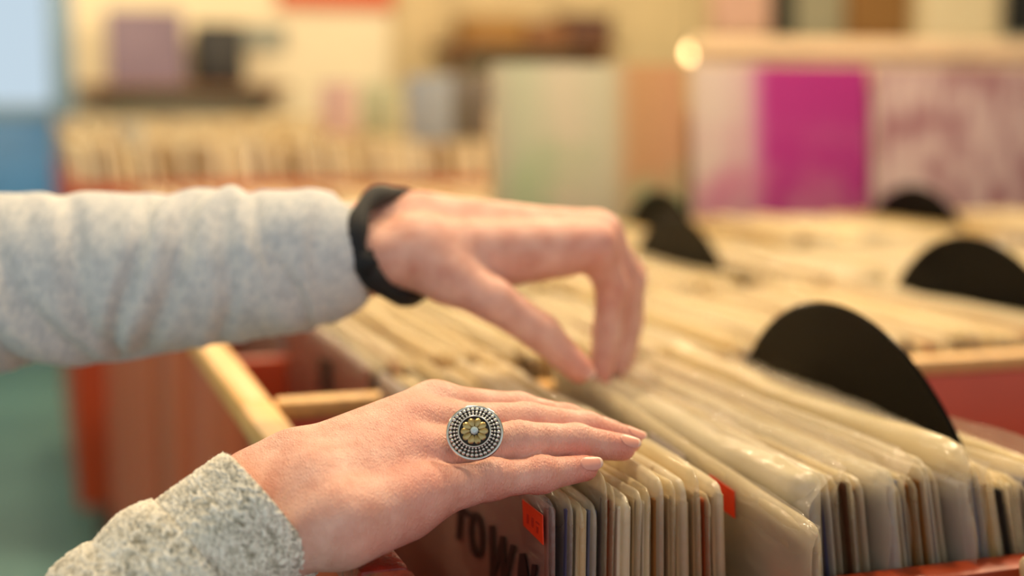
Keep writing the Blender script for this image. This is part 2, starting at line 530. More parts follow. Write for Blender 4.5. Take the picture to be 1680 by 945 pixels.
wl = local_tag(rec, 'price_label', .120, .162, .288, .3130, M['whitelabel'])
for k, yy in enumerate((.131, .136, .141)):
    v, f = box_vf(-.0060, -.0058, yy, yy + .0025, .303 - .001 * (k % 2), .309)
    mesh_obj('print', v, f, M['black'], wl, smooth=False, world_parent=False)
x += .0060
# two broad, milky bags whose ends fold over
WB = bag_mesh('outer_sleeve', .017, .323, 901, .0022, .002)
WB2 = bag_mesh('outer_sleeve', .013, .331, 902, .0026, .001)
WB3 = bag_mesh('outer_sleeve', .012, .320, 903, .002)
x += .0085
wbr = record(x, ROW1 - .013, lean_at(x), 4, 'record in a broad milky sleeve folded over at its near corner, behind the gap', None, M_cov[8], M['bag2'], bag=WB)
loose_film(wbr, .009, .9, 11, near=-.005, xoff=-.007)
x += .0092
n1 = 0
n2 = 0
while x < .494:
    if .365 < x < .372 or .405 < x < .412:
        x += .0065
        tall = record(x, ROW1 - .006, lean_at(x), 4, 'record in a tall clear sleeve above its neighbours, in front of the large black disc' if x > .4 else
               'record in a creased milky sleeve just right of the broad folded one', None, M_cov[3], M['bag'] if x > .4 else M['bag2'], bag=WB2 if x > .4 else WB3)
        loose_film(tall, .006 if x > .4 else .010, .35, 21 + x * 10, near=-.010 if x > .4 else -.004, xoff=-.0070)
        x += .0070
        continue
    if .458 < x < .470:        # room for the bare disc
        x = .4705
        continue
    ti = rnd.choice([0, 0, 1, 1, 2, 3])
    x += THICK[ti] / 2
    record(x, ROW1 + rnd.uniform(-.004, .004), lean_at(x), ti, (ORD[n1] + ' sleeved record right of the broad folded sleeve, in the near row') if x < .462 else ORD[n2] + ' sleeved record right of the large black disc, at the end of the near row', 'records in the right part of the near row', dz=rnd.uniform(-.005, .004))
    x += THICK[ti] / 2 + rnd.uniform(.0001, .001)
    if n1 % 5 == 2:
        loose_film(bpy.data.objects[C.objects[-1].parent.name], .007, .6, 31 + n1, drop=.06, near=-.003, xoff=-.002)
    n1 += 1
    n2 += 1 if x > .466 else 0

# --- second row, each record by itself
M['redcover'] = mat('dark_red_cover', srgb(126, 40, 20), .5, .2, 8)
r2 = record(.207, .905, 0.0, 2, 'dark red record at the front of the second row, above the wrist', None, M['redcover'], M['bag3'], bj=0)
_q = [on(px, py, 0, .2037) for px, py in ((522, 585), (545, 592), (545, 650), (522, 640))]
_v = [Vector(p) - Vector(r2.location) for p in _q]; _v += [p + Vector((-.0002, 0, 0)) for p in _v]
mesh_obj('dark_print', _v, [(0, 1, 2, 3), (7, 6, 5, 4), (0, 4, 5, 1), (1, 5, 6, 2), (2, 6, 7, 3), (3, 7, 4, 0)], M['ink'], r2, smooth=False, world_parent=False)
x = .2125
while x < .99:
    ti = rnd.choice([1, 2, 3, 3, 4])
    x += THICK[ti] / 2
    if not (.790 < x < .808):
        record(x, .905, lean_at(x) * .8, ti, 'record in a plastic sleeve in the second row, behind the hands', 'records in the second row',
               rnd.choice(M_cov[:2] + M_cov[5:8] + M_cov), dz=rnd.uniform(-.004, .004))
    x += THICK[ti] / 2 + rnd.uniform(.0002, .0016)
# a row in front, only its last records reach the corner of the picture
x = .428
for i in range(8):
    record(x, .21, math.radians(10), 3, 'cream record corner poking in at the bottom right, in the row in front', 'records in the row in front', M_cov[11], M['bag2'], dz=-.030 + .004 * (i % 2))
    x += .0085

# --- farther rows: the ones that show largest singly, the rest as one mass
x = .21
k3 = 0
while x < 1.25:
    t = rnd.uniform(.010, .016)
    if k3 < 70 and not (.664 < x < .686):
        record(x, 1.25, lean_at(x) * .7, 4, 'record in a plastic sleeve in the third row, in the blurred middle', 'records in the third row',
               rnd.choice(M_cov[:2] + M_cov[5:8] + M_cov), dz=rnd.uniform(-.005, .005))
        k3 += 1
    x += t
mass_v, mass_f, mass_m = [], [], []
def mass_add(b, lean, mi):
    v, f = box_vf(*b)
    s = math.tan(lean)
    v = [(p[0] - (p[2] - b[4]) * s, p[1], p[2]) for p in v]
    o = len(mass_v)
    mass_f.extend(tuple(i + o for i in t) for t in f); mass_v.extend(v); mass_m.extend([mi] * 6)
for (ya, xa, xb, zt, zb) in ((1.60, .21, 1.55, TOP, .64), (2.09, .21, 1.9, TOP, .64), (2.45, .21, 1.9, TOP + .005, .64),
                             (3.55, .13, 2.1, CAMZ - .10, .70), (3.90, .13, 2.1, CAMZ - .09, .70), (4.25, .13, 2.1, CAMZ - .07, .70), (4.60, .13, 2.1, CAMZ - .05, .70)):
    x = xa
    while x < xb:
        t = rnd.uniform(.006, .013)
        if not (ya == 1.60 and 1.19 < x < 1.225) and not (ya == 1.60 and .80 < x < .83):
            mass_add((x, x + t * .92, ya + rnd.uniform(0, .004), ya + LP, zb, zt + rnd.uniform(-.006, .006)), math.radians(rnd.uniform(4, 10)), rnd.choice([0, 5, 6, 6, 11, 11, 11, 6, 6, 11, 1]))
        x += t
mo = mesh_obj('record_albums', mass_v, mass_f, M_cov, smooth=False)
mo.data.polygons.foreach_set('material_index', mass_m)
tag(mo, 'mass of cream-edged records packed in the far blurred rows', 'records', kind='stuff')

# --- bare black discs standing up among the sleeves
def vinyl_mat():
    m, nt, b = new_mat('black_vinyl')
    b.inputs['Base Color'].default_value = srgb(11, 10, 10)
    b.inputs['Roughness'].default_value = 0.2
    b.inputs['Specular IOR Level'].default_value = 0.06
    tc = nt.nodes.new('ShaderNodeTexCoord')
    w = nt.nodes.new('ShaderNodeTexWave'); w.wave_type = 'RINGS'; w.rings_direction = 'X'
    w.inputs['Scale'].default_value = 180
    nt.links.new(tc.outputs['Object'], w.inputs['Vector'])
    bp = nt.nodes.new('ShaderNodeBump'); bp.inputs['Strength'].default_value = .25; bp.inputs['Distance'].default_value = .0006
    nt.links.new(w.outputs['Fac'], bp.inputs['Height']); nt.links.new(bp.outputs[0], b.inputs['Normal'])
    return m
M['vinyl'] = vinyl_mat()
M['vlabel'] = mat('record_label', srgb(150, 40, 34), .6, .1, 20)
vv, vf = lathe([(.0036, -.0006), (.05, -.0006), (.052, -.0009), (.146, -.0009), (.1495, -.0013), (.1508, -.0005), (.1508, .0005), (.1495, .0013), (.146, .0009), (.052, .0009), (.05, .0006), (.0036, .0006), (.0036, -.0006)], 96, 'x')
vmesh = bpy.data.meshes.new('disc'); vmesh.from_pydata(vv, [], vf); vmesh.polygons.foreach_set('use_smooth', [True] * len(vf)); vmesh.materials.append(M['vinyl']); vmesh.set_sharp_from_angle(angle=.6)
lv_, lf_ = lathe([(.0037, -.0010), (.049, -.0010), (.049, .0010), (.0037, .0010), (.0037, -.0010)], 48, 'x')
lmesh = bpy.data.meshes.new('centre_label'); lmesh.from_pydata(lv_, [], lf_); lmesh.materials.append(M['vlabel'])
def vinyl(x, y, ztop, lean, label):
    t = empty('vinyl_record', (x, y, ztop - .1508), (0, -lean, 0))
    link(bpy.data.objects.new('disc', vmesh), t); link(bpy.data.objects.new('centre_label', lmesh), t)
    return tag(t, label, 'vinyl record', 'bare discs standing among the sleeves')
vinyl(.4655, .735, TOP + .053, math.radians(5), 'large bare black vinyl disc standing up in the near row at the right')
vinyl(.800, 1.06, TOP + .055, math.radians(4), 'bare black vinyl disc at the right edge, in the second row')
vinyl(.675, 1.41, TOP + .050, math.radians(3), 'dark blurred disc in the third row, just right of the picture centre')
vinyl(1.208, 1.745, TOP + .055, math.radians(3), 'dark blurred disc just below the purple cover')
vinyl(.815, 1.76, TOP + .055, math.radians(3), 'dark blurred disc at the left foot of the pinkish cover, in the fourth row')

# ------------------------------------------------------------------ face-out covers behind the rows
def ramp_cover(name, stops, axis='X', scale=(1, 1, 1), noise=None):
    """a printed cover: colour fields across the cover (x in metres from its left edge), optional mottling"""
    m, nt, b = new_mat(name)
    b.inputs['Roughness'].default_value = .45
    tc = nt.nodes.new('ShaderNodeTexCoord')
    sp = nt.nodes.new('ShaderNodeSeparateXYZ')
    nt.links.new(tc.outputs['Object'], sp.inputs[0])
    mr = nt.nodes.new('ShaderNodeMapRange'); mr.inputs['From Min'].default_value = 0; mr.inputs['From Max'].default_value = LP
    nt.links.new(sp.outputs[axis], mr.inputs['Value'])
    r = nt.nodes.new('ShaderNodeValToRGB')
    el = r.color_ramp.elements
    el[0].position, el[0].color = stops[0]
    el[1].position, el[1].color = stops[1]
    for p, c in stops[2:]:
        e = el.new(p); e.color = c
    nt.links.new(mr.outputs[0], r.inputs[0])
    out = r.outputs[0]
    if noise:
        sc, col, lo, hi, st, mask = noise
        mp = nt.nodes.new('ShaderNodeMapping'); mp.inputs['Scale'].default_value = st
        nt.links.new(tc.outputs['Object'], mp.inputs['Vector'])
        n = nt.nodes.new('ShaderNodeTexNoise'); n.inputs['Scale'].default_value = sc; n.inputs['Detail'].default_value = 3
        nt.links.new(mp.outputs[0], n.inputs['Vector'])
        m2 = nt.nodes.new('ShaderNodeMapRange'); m2.inputs['From Min'].default_value = lo; m2.inputs['From Max'].default_value = hi
        nt.links.new(n.outputs['Fac'], m2.inputs['Value'])
        fac = m2.outputs[0]
        if mask:      # only below a height on the cover
            m3 = nt.nodes.new('ShaderNodeMapRange'); m3.inputs['From Min'].default_value = mask[0]; m3.inputs['From Max'].default_value = mask[1]
            m3.inputs['To Min'].default_value = 1; m3.inputs['To Max'].default_value = 0
            nt.links.new(sp.outputs['Z'], m3.inputs['Value'])
            mu = nt.nodes.new('ShaderNodeMath'); mu.operation = 'MULTIPLY'
            nt.links.new(fac, mu.inputs[0]); nt.links.new(m3.outputs[0], mu.inputs[1]); fac = mu.outputs[0]
        mx = nt.nodes.new('ShaderNodeMix'); mx.data_type = 'RGBA'
        nt.links.new(fac, mx.inputs['Factor']); nt.links.new(out, mx.inputs[6]); mx.inputs[7].default_value = col
        out = mx.outputs[2]
    nt.links.new(out, b.inputs['Base Color'])
    return m
def face_cover(x, y, z, m, label, lean=.06, rz=0, w=LP):
    t = empty('record_album', (x, y, z), (lean, 0, rz))
    t.rotation_euler = (-lean, 0, rz)
    tag(t, label, 'record')
    o = box('cover', (0, w, 0, .004, 0, LP), m, t, .0006, local=True)
    o2 = box('spine', (-.0004, .0008, .0004, .0036, .002, LP - .002), M_cov[5], t, local=True)
    return t
ZR = CAMZ - .255
pk = srgb(206, 178, 172)
M['c_purple'] = ramp_cover('purple_cover', [(0, srgb(186, 164, 150)), (.12, srgb(190, 172, 160)), (.30, srgb(184, 154, 152)), (.37, srgb(172, 90, 138)), (.41, srgb(156, 26, 110)), (1, srgb(156, 26, 110))],
                           noise=(9, srgb(176, 100, 128), .38, .6, (1, 1, 1), (.12, .24)))
M['c_mottle'] = ramp_cover('mottled_cover', [(0, srgb(188, 164, 156)), (1, srgb(182, 156, 150))], noise=(17, srgb(140, 94, 98), .45, .62, (1.6, 1, .7), None))
M['c_green'] = ramp_cover('grey_green_cover', [(0, srgb(160, 150, 128)), (.15, srgb(164, 166, 138)), (.35, srgb(182, 170, 146)), (.58, srgb(172, 168, 142)), (.72, srgb(170, 128, 84)), (1, srgb(176, 130, 94))], noise=(7, srgb(138, 160, 118), .46, .62, (1, 1, 1), (.12, .26)))
M['c_blue'] = ramp_cover('blue_grey_cover', [(0, srgb(140, 150, 168)), (1, srgb(150, 156, 166))])
M['c_dark'] = ramp_cover('dark_brown_cover', [(0, srgb(110, 98, 86)), (1, srgb(120, 104, 90))])
M['c_sage'] = ramp_cover('sage_cover', [(0, srgb(176, 188, 150)), (1, srgb(186, 190, 156))])
M['c_pink'] = ramp_cover('dusty_pink_cover', [(0, srgb(200, 160, 160)), (1, srgb(204, 172, 164))])
face_cover(.977, 2.0, ZR, M['c_purple'], 'pinkish record cover with a large solid purple block on its right')
face_cover(1.300, 2.0, ZR, M['c_mottle'], 'pale pink cover with mottled mauve splashes, right of the purple cover')
face_cover(1.624, 2.0, ZR, M['c_mottle'], 'pale pink mottled cover cut off by the right edge of the picture')
face_cover(.655, 2.01, ZR, M['c_green'], 'pale grey-green cover with an orange-brown right side, left of the purple cover')
def side_cover(px, Y, ztop, m, label):
    # a cover at the front of a far row, facing the person's side
    x_ = on(px, 160, 1, Y).x
    t = face_cover(x_, Y + LP, ztop - LP, m, label, lean=0, rz=math.radians(-83))
    return t
side_cover(716, 3.56, CAMZ + .075, M['c_blue'], 'blue-grey cover standing up in the second bin, left of the dark one')
side_cover(782, 3.56, CAMZ + .075, M['c_dark'], 'dark grey-brown cover standing up in the second bin')
side_cover(632, 3.91, CAMZ + .055, M['c_sage'], 'pale sage green cover left of the blue-grey one')
side_cover(562, 3.91, CAMZ + .06, M['c_pink'], 'dusty pink cover left of the sage green one')
rk = empty('display_rack', (1.4, 2.03, .64))
tag(rk, 'pale wooden display rack carrying the face-out covers', 'rack')
box('ledge', (.62, 2.04, 1.93, 2.075, .633, ZR - .0005), M['redwood'], rk, .002)
box('back_board', (1.00, 2.04, 2.045, 2.065, ZR, CAMZ + .075), M['beige'], rk, .002)
box('top_rail', (1.00, 2.04, 2.035, 2.075, CAMZ + .075, CAMZ + .105), M['beige'], rk, .004)
box('back_board', (.66, .995, 2.045, 2.065, ZR, CAMZ - .01), M['beige'], rk, .002)

# ------------------------------------------------------------------ second bin unit and the back of the shop
tb = empty('record_bin', (1.1, 4.2, 0))
tag(tb, 'second red record bin farther back, behind the near one', 'record bin')
box('side_panel', (.08, .10, 3.5, 4.95, .15, CAMZ - .17), M['redwood'], tb, .002)
box('side_panel', (.10, 2.2, 3.5, 3.53, .15, CAMZ - .19), M['redwood'], tb, .002)
box('side_panel', (.10, 2.2, 4.93, 4.95, .15, CAMZ - .13), M['redwood'], tb, .002)
box('side_panel', (2.18, 2.20, 3.53, 4.93, .15, CAMZ - .17), M['redwood'], tb, .002)
for yy in (3.875, 4.225, 4.575):
    box('row_divider', (.10, 2.18, yy, yy + .02, .64, CAMZ - .16), M['redwood'], tb, .002)
box('bin_floor', (.10, 2.18, 3.53, 4.93, .62, .66), M['binfloor'], tb)
box('plinth', (.14, 2.14, 3.56, 4.90, 0, .62), M['binfloor'], tb)

structure(box('trim_1', (on(640, 60, 1, BACK).x, on(1500, 60, 1, BACK).x, BACK - .010, BACK - .001, .12, 2.7), mat('tan_panelling', srgb(200, 178, 134), .6, .15, 2, stretch=(3, 1, .3))))
M['c_pale'] = ramp_cover('pale_grey_cover', [(0, srgb(196, 192, 182)), (1, srgb(204, 198, 184))])
M['c_rose'] = ramp_cover('rose_cover', [(0, srgb(190, 140, 132)), (1, srgb(186, 130, 120))])
side_cover(205, 3.56, CAMZ - .045, M['c_pale'], 'pale grey cover at the left front of the second bin')
side_cover(172, 3.56, CAMZ - .10, M['c_rose'], 'dusty rose cover at the left front of the second bin, before the pale grey one')

def back_rect(x0, y0, x1, y1, Y):
    a = on(x0, y0, 1, Y); b = on(x1, y1, 1, Y)
    return a.x, b.x, b.z, a.z
def framed(px, Y, m, name, label, cat, frame=M['black'], th=.02, fw=.018):
    xa, xb, za, zb = back_rect(*px, Y)
    t = empty(name, ((xa + xb) / 2, Y, za)); tag(t, label, cat)
    box('print', (xa + fw, xb - fw, Y - th * .7, Y - .001, za + fw, zb - fw), m, t)
    for b in ((xa, xb, Y - th, Y, zb - fw, zb), (xa, xb, Y - th, Y, za, za + fw), (xa, xa + fw, Y - th, Y, za + fw, zb - fw), (xb - fw, xb, Y - th, Y, za + fw, zb - fw)):
        box('frame', b, frame, t, .002)
    return t
plain = lambda n, c: mat(n, c, .6, .08, 6)
W = BACK - .012
framed((452, -120, 645, 18), W, plain('orange_poster', srgb(205, 96, 58)), 'poster', 'orange-red poster cut by the top edge, left of the centre', 'poster', plain('orange_edge', srgb(200, 120, 80)))
framed((1165, -60, 1262, 58), W, plain('pink_poster', srgb(214, 170, 150)), 'poster', 'dusty pink poster high on the back wall beside the black one', 'poster', plain('pink_edge', srgb(200, 160, 130)))
framed((1262, -60, 1300, 62), W, plain('black_poster', srgb(50, 48, 36)), 'poster', 'narrow dark poster between the pink and the grey-green ones', 'poster')
framed((1302, -60, 1378, 66), W, plain('greygreen_poster', srgb(160, 152, 126)), 'poster', 'grey-green poster at the top edge of the picture', 'poster', plain('gg_edge', srgb(150, 140, 110)))
framed((1388, -60, 1488, 68), W, plain('ochre_poster', srgb(150, 106, 54)), 'poster', 'brownish ochre poster left of the cream panel', 'poster', plain('ochre_edge', srgb(120, 78, 40)))
framed((1508, -80, 1632, 70), W, plain('cream_panel', srgb(250, 228, 190)), 'poster', 'bright cream panel at the top right', 'poster', plain('cream_edge', srgb(236, 212, 170)))
framed((1650, -80, 1760, 62), W, plain('black_panel', srgb(20, 24, 30)), 'poster', 'black panel in the top right corner', 'poster')
framed((398, 42, 468, 80), W, plain('slate_print', srgb(140, 148, 140)), 'picture', 'small slate-grey picture right of the black loudspeaker', 'picture', plain('slate_edge', srgb(150, 150, 135)))
# loudspeaker
xa, xb, za, zb = back_rect(322, 38, 402, 138, 6.2)
sp = empty('loudspeaker', ((xa + xb) / 2, 6.3, za)); tag(sp, 'small black loudspeaker on the back shelf at the upper left', 'loudspeaker')
box('cabinet', (xa, xb, 6.2, 6.38, za, zb), M['black'], sp, .006)
for zz, rr in ((za + .09, .055), (zb - .055, .025)):
    v, f = lathe([(.001, -.01), (rr * .4, -.012), (rr * .85, -.002), (rr, -.006), (rr * 1.05, .004)], 32)
    o = mesh_obj('speaker_cone', [((xa + xb) / 2 + p[0], 6.2 + p[2] - .004, zz + p[1]) for p in v], f, M['metal'], sp)
# shelf with brown boxes
def shelf(px, Y, label, depth=.28):
    xa, xb, za, zb = back_rect(*px, Y)
    t = empty('wall_shelf', ((xa + xb) / 2, BACK, za)); tag(t, label, 'shelf')
    box('board', (xa, xb, Y, BACK - .011, za, zb), M['brown'], t, .003)
    for xx in (xa + .06, xb - .08):
        box('bracket', (xx, xx + .02, Y + .04, BACK - .011, za - .08, za), M['brown'], t, .002)
    return xa, xb, zb
xa, xb, zt = shelf((740, 70, 1020, 82), 6.15, 'brown wooden wall shelf carrying brown boxes, top centre')
for i, (pa, pb, py, c) in enumerate(((770, 862, 26, srgb(150, 108, 44)), (868, 930, 34, srgb(128, 82, 40)), (934, 1004, 22, srgb(84, 46, 22)))):
    a, b, z0, z1 = back_rect(pa, py, pb, 69.5, 6.2)
    t = empty('storage_box', ((a + b) / 2, 6.3, zt)); tag(t, ('ochre', 'mid brown', 'darkest brown')[i] + ' storage box on the wall shelf at the top centre', 'box')
    m_ = plain('box_card_%d' % i, c)
    box('box_body', (a, b, 6.2, 6.42, zt + .0005, z1 - .03), m_, t, .003)
    box('lid', (a - .004, b + .004, 6.195, 6.425, z1 - .0295, z1), m_, t, .003)
xa, xb, zt2 = shelf((130, 138, 480, 148), 6.1, 'long brown wall shelf at the upper left, under the loudspeaker')
a, b, z0, z1 = back_rect(178, 84, 276, 138, 6.2)
face_cover(a, 6.25, zt2 + .001, plain('mauve_cover', srgb(124, 106, 124)), 'mauve record cover standing on the upper left shelf', lean=.12)
# small hanging bulb that shows as a bright round spot
t = empty('hanging_bulb', P(1134, 88, 4.0)); tag(t, 'small warm glowing bulb hanging left above the purple cover', 'bulb')
M['spot'] = emit_mat('glowing_bulb', (1, .66, .30, 1), 8)
v, f = lathe([(.001, -.016), (.010, -.012), (.015, 0), (.011, .011), (.007, .02), (.001, .021)], 24); mesh_obj('globe', v, f, M['spot'], t, world_parent=False)
v, f = tube_path([(0, 0, .02), (0, 0, 2.9 - t.location.z)], .002, 6); mesh_obj('cord', v, f, M['black'], t, world_parent=False)
v, f = lathe([(.001, .02), (.008, .02), (.008, .045), (.001, .047)], 16); mesh_obj('socket', v, f, M['black'], t, world_parent=False)

# ------------------------------------------------------------------ the person: two hands, two knitted sleeves
def smin(a, b, k):
    h = np.clip(0.5 + 0.5 * (b - a) / k, 0, 1)
    return b + (a - b) * h - k * h * (1 - h)

def round_cone(p, a, b, ra, rb):
    a = np.array(a, np.float32); b = np.array(b, np.float32)
    ba = b - a
    l2 = float(ba @ ba)
    t = np.clip(((p - a) @ ba) / l2, 0, 1)
    d = p - a - t[:, None] * ba
    return np.sqrt((d * d).sum(1)) - (ra + (rb - ra) * t)

def ellipsoid(p, c, axes, r):
    """axes: 3 unit vectors, r: 3 radii"""
    q = (p - np.array(c, np.float32)) @ np.array(axes, np.float32).T
    r = np.array(r, np.float32)
    k0 = np.sqrt(((q / r) ** 2).sum(1)); k1 = np.sqrt(((q / (r * r)) ** 2).sum(1))
    return k0 * (k0 - 1) / np.maximum(k1, 1e-9)

def surface_nets(fn, lo, hi, h):
    n = [int(math.ceil((hi[i] - lo[i]) / h)) + 1 for i in range(3)]
    ax = [np.float32(lo[i]) + h * np.arange(n[i], dtype=np.float32) for i in range(3)]
    D = np.empty(n, np.float32)
    YY, ZZ = np.meshgrid(ax[1], ax[2], indexing='ij')
    st = 12
    for i in range(0, n[0], st):
        xs = ax[0][i:i + st]
        p = np.empty((len(xs), n[1], n[2], 3), np.float32)
        p[..., 0] = xs[:, None, None]; p[..., 1] = YY; p[..., 2] = ZZ
        D[i:i + st] = fn(p.reshape(-1, 3)).reshape(len(xs), n[1], n[2])
    S = D < 0
    c = np.zeros([m - 1 for m in n], np.int8)
    for dx in (0, 1):
        for dy in (0, 1):
            for dz in (0, 1):
                c += S[dx:n[0] - 1 + dx, dy:n[1] - 1 + dy, dz:n[2] - 1 + dz]
    act = (c > 0) & (c < 8)
    idx = -np.ones(act.shape, np.int64)
    cells = np.argwhere(act)
    idx[act] = np.arange(len(cells))
    acc = np.zeros((len(cells), 3)); cnt = np.zeros(len(cells))
    corners = [(x, y, z) for x in (0, 1) for y in (0, 1) for z in (0, 1)]
    for a in corners:
        for e in range(3):
            if a[e] == 0:
                b = list(a); b[e] = 1
                va = D[cells[:, 0] + a[0], cells[:, 1] + a[1], cells[:, 2] + a[2]].astype(float)
                vb = D[cells[:, 0] + b[0], cells[:, 1] + b[1], cells[:, 2] + b[2]].astype(float)
                m = (va < 0) != (vb < 0)
                t = np.where(m, va / np.where(m, va - vb, 1), 0)
                pt = np.array(a, float)[None] + t[:, None] * (np.array(b) - np.array(a))[None]
                acc[m] += pt[m]; cnt[m] += 1
    V = np.array(lo)[None] + h * (cells + acc / cnt[:, None])
    F = []
    for e in range(3):
        u, w = (e + 1) % 3, (e + 2) % 3
        sl0 = [slice(None)] * 3; sl1 = [slice(None)] * 3
        sl0[e] = slice(0, n[e] - 1); sl1[e] = slice(1, n[e])
        A, B = S[tuple(sl0)], S[tuple(sl1)]
        ed = np.argwhere(A != B)
        ed = ed[(ed[:, u] > 0) & (ed[:, w] > 0) & (ed[:, u] < n[u] - 1) & (ed[:, w] < n[w] - 1)]
        sgn = A[ed[:, 0], ed[:, 1], ed[:, 2]]
        q = []
        for du, dw in ((-1, -1), (0, -1), (0, 0), (-1, 0)):
            k = ed.copy(); k[:, u] += du; k[:, w] += dw
            q.append(idx[k[:, 0], k[:, 1], k[:, 2]])
        q = np.stack(q, 1)
        q[~sgn] = q[~sgn][:, ::-1]
        F.append(q)
    return V, np.concatenate(F)

def hand_field(palm, fingers, kp=.010, kf=.007, kc=.0035):
    def fn(p):
        d = None
        for prim in palm:
            q = round_cone(p, *prim)
            d = q if d is None else smin(d, q, kp)
        out = d
        for ch in fingers:
            e = None
            for prim in ch:
                q = round_cone(p, *prim)
                e = q if e is None else smin(e, q, kc)
            e = smin(d, e, kf)
            out = smin(out, e, .0012)
        return out
    return fn

def skin_mat():
    m, nt, b = new_mat('skin')
    b.inputs['Roughness'].default_value = 0.48
    b.inputs['Specular IOR Level'].default_value = 0.4
    b.inputs['Subsurface Weight'].default_value = 0.25
    b.inputs['Subsurface Radius'].default_value = (1.0, 0.35, 0.2)
    b.inputs['Subsurface Scale'].default_value = 0.004
    tc = nt.nodes.new('ShaderNodeTexCoord')
    at = nt.nodes.new('ShaderNodeAttribute'); at.attribute_name = 'flush'
    n = nt.nodes.new('ShaderNodeTexNoise'); n.inputs['Scale'].default_value = 90; n.inputs['Detail'].default_value = 5
    nt.links.new(tc.outputs['Object'], n.inputs['Vector'])
    r = nt.nodes.new('ShaderNodeValToRGB')
    r.color_ramp.elements[0].position = .3; r.color_ramp.elements[1].position = .72
    r.color_ramp.elements[0].color = srgb(220, 156, 134); r.color_ramp.elements[1].color = srgb(244, 192, 170)
    nt.links.new(n.outputs['Fac'], r.inputs[0])
    mx = nt.nodes.new('ShaderNodeMix'); mx.data_type = 'RGBA'
    nt.links.new(at.outputs['Fac'], mx.inputs['Factor']); nt.links.new(r.outputs[0], mx.inputs[6]); mx.inputs[7].default_value = srgb(228, 132, 112)
    nt.links.new(mx.outputs[2], b.inputs['Base Color'])
    # fine skin lines
    mp = nt.nodes.new('ShaderNodeMapping'); mp.inputs['Rotation'].default_value = (0, .3, .35); mp.inputs['Scale'].default_value = (1.5, .8, .7)
    nt.links.new(tc.outputs['Object'], mp.inputs['Vector'])
    vo = nt.nodes.new('ShaderNodeTexVoronoi'); vo.feature = 'DISTANCE_TO_EDGE'; vo.inputs['Scale'].default_value = 620
    nt.links.new(mp.outputs[0], vo.inputs['Vector'])
    n2 = nt.nodes.new('ShaderNodeTexNoise'); n2.inputs['Scale'].default_value = 330; n2.inputs['Detail'].default_value = 5
    nt.links.new(mp.outputs[0], n2.inputs['Vector'])
    ad = nt.nodes.new('ShaderNodeMath'); ad.operation = 'ADD'
    nt.links.new(vo.outputs['Distance'], ad.inputs[0]); nt.links.new(n2.outputs['Fac'], ad.inputs[1])
    bp = nt.nodes.new('ShaderNodeBump'); bp.inputs['Strength'].default_value = .6; bp.inputs['Distance'].default_value = .0008
    nt.links.new(ad.outputs[0], bp.inputs['Height']); nt.links.new(bp.outputs[0], b.inputs['Normal'])
    return m
M['skin'] = skin_mat()
M['nail'] = mat('fingernail', srgb(228, 158, 138), 0.34, 0.06, 200, spec=.4)
M['nail_tip'] = mat('nail_edge', srgb(238, 200, 176), 0.4)

person = empty('person', (-.30, .70, 0))
tag(person, 'person in a marled pale grey knit sweater flipping through records with both hands', 'person')

def build_hand(palm, fingers, h, parent, flush_pts, deform=None):
    pts = np.array([tuple(q) for pr in palm for q in pr[:2]] + [tuple(q) for ch in fingers for pr in ch for q in pr[:2]])
    lo, hi = pts.min(0) - .024, pts.max(0) + .024
    V, F = surface_nets(hand_field(palm, fingers), lo, hi, h)
    if deform is not None:
        V = deform(V)
    off = np.array(parent.location)
    me = bpy.data.meshes.new('hand')
    me.vertices.add(len(V)); me.vertices.foreach_set('co', (V - off).astype(np.float32).ravel())
    me.loops.add(F.size); me.loops.foreach_set('vertex_index', F.astype(np.int32).ravel())
    me.polygons.add(len(F)); me.polygons.foreach_set('loop_start', np.arange(0, F.size, 4, dtype=np.int32)); me.polygons.foreach_set('loop_total', np.full(len(F), 4, np.int32))
    me.update(calc_edges=True); me.validate()
    me.polygons.foreach_set('use_smooth', [True] * len(me.polygons))
    fl = np.zeros(len(V))
    for c, s, a in flush_pts:
        fl = np.maximum(fl, a * np.exp(-((V - np.array(c)) ** 2).sum(1) / (s * s)))
    at = me.attributes.new('flush', 'FLOAT', 'POINT'); at.data.foreach_set('value', fl.astype(np.float32))
    me.materials.append(M['skin'])
    o = bpy.data.objects.new('hand', me)
    link(o, parent)
    bm = bmesh.new(); bm.from_mesh(me)
    bmesh.ops.smooth_vert(bm, verts=bm.verts, factor=.5, use_axis_x=True, use_axis_y=True, use_axis_z=True)
    bm.to_mesh(me); bm.free()
    return o

def chain(pts, rad):
    return [(tuple(pts[i]), tuple(pts[i + 1]), rad[i] / 1000, rad[i + 1] / 1000) for i in range(len(pts) - 1)]

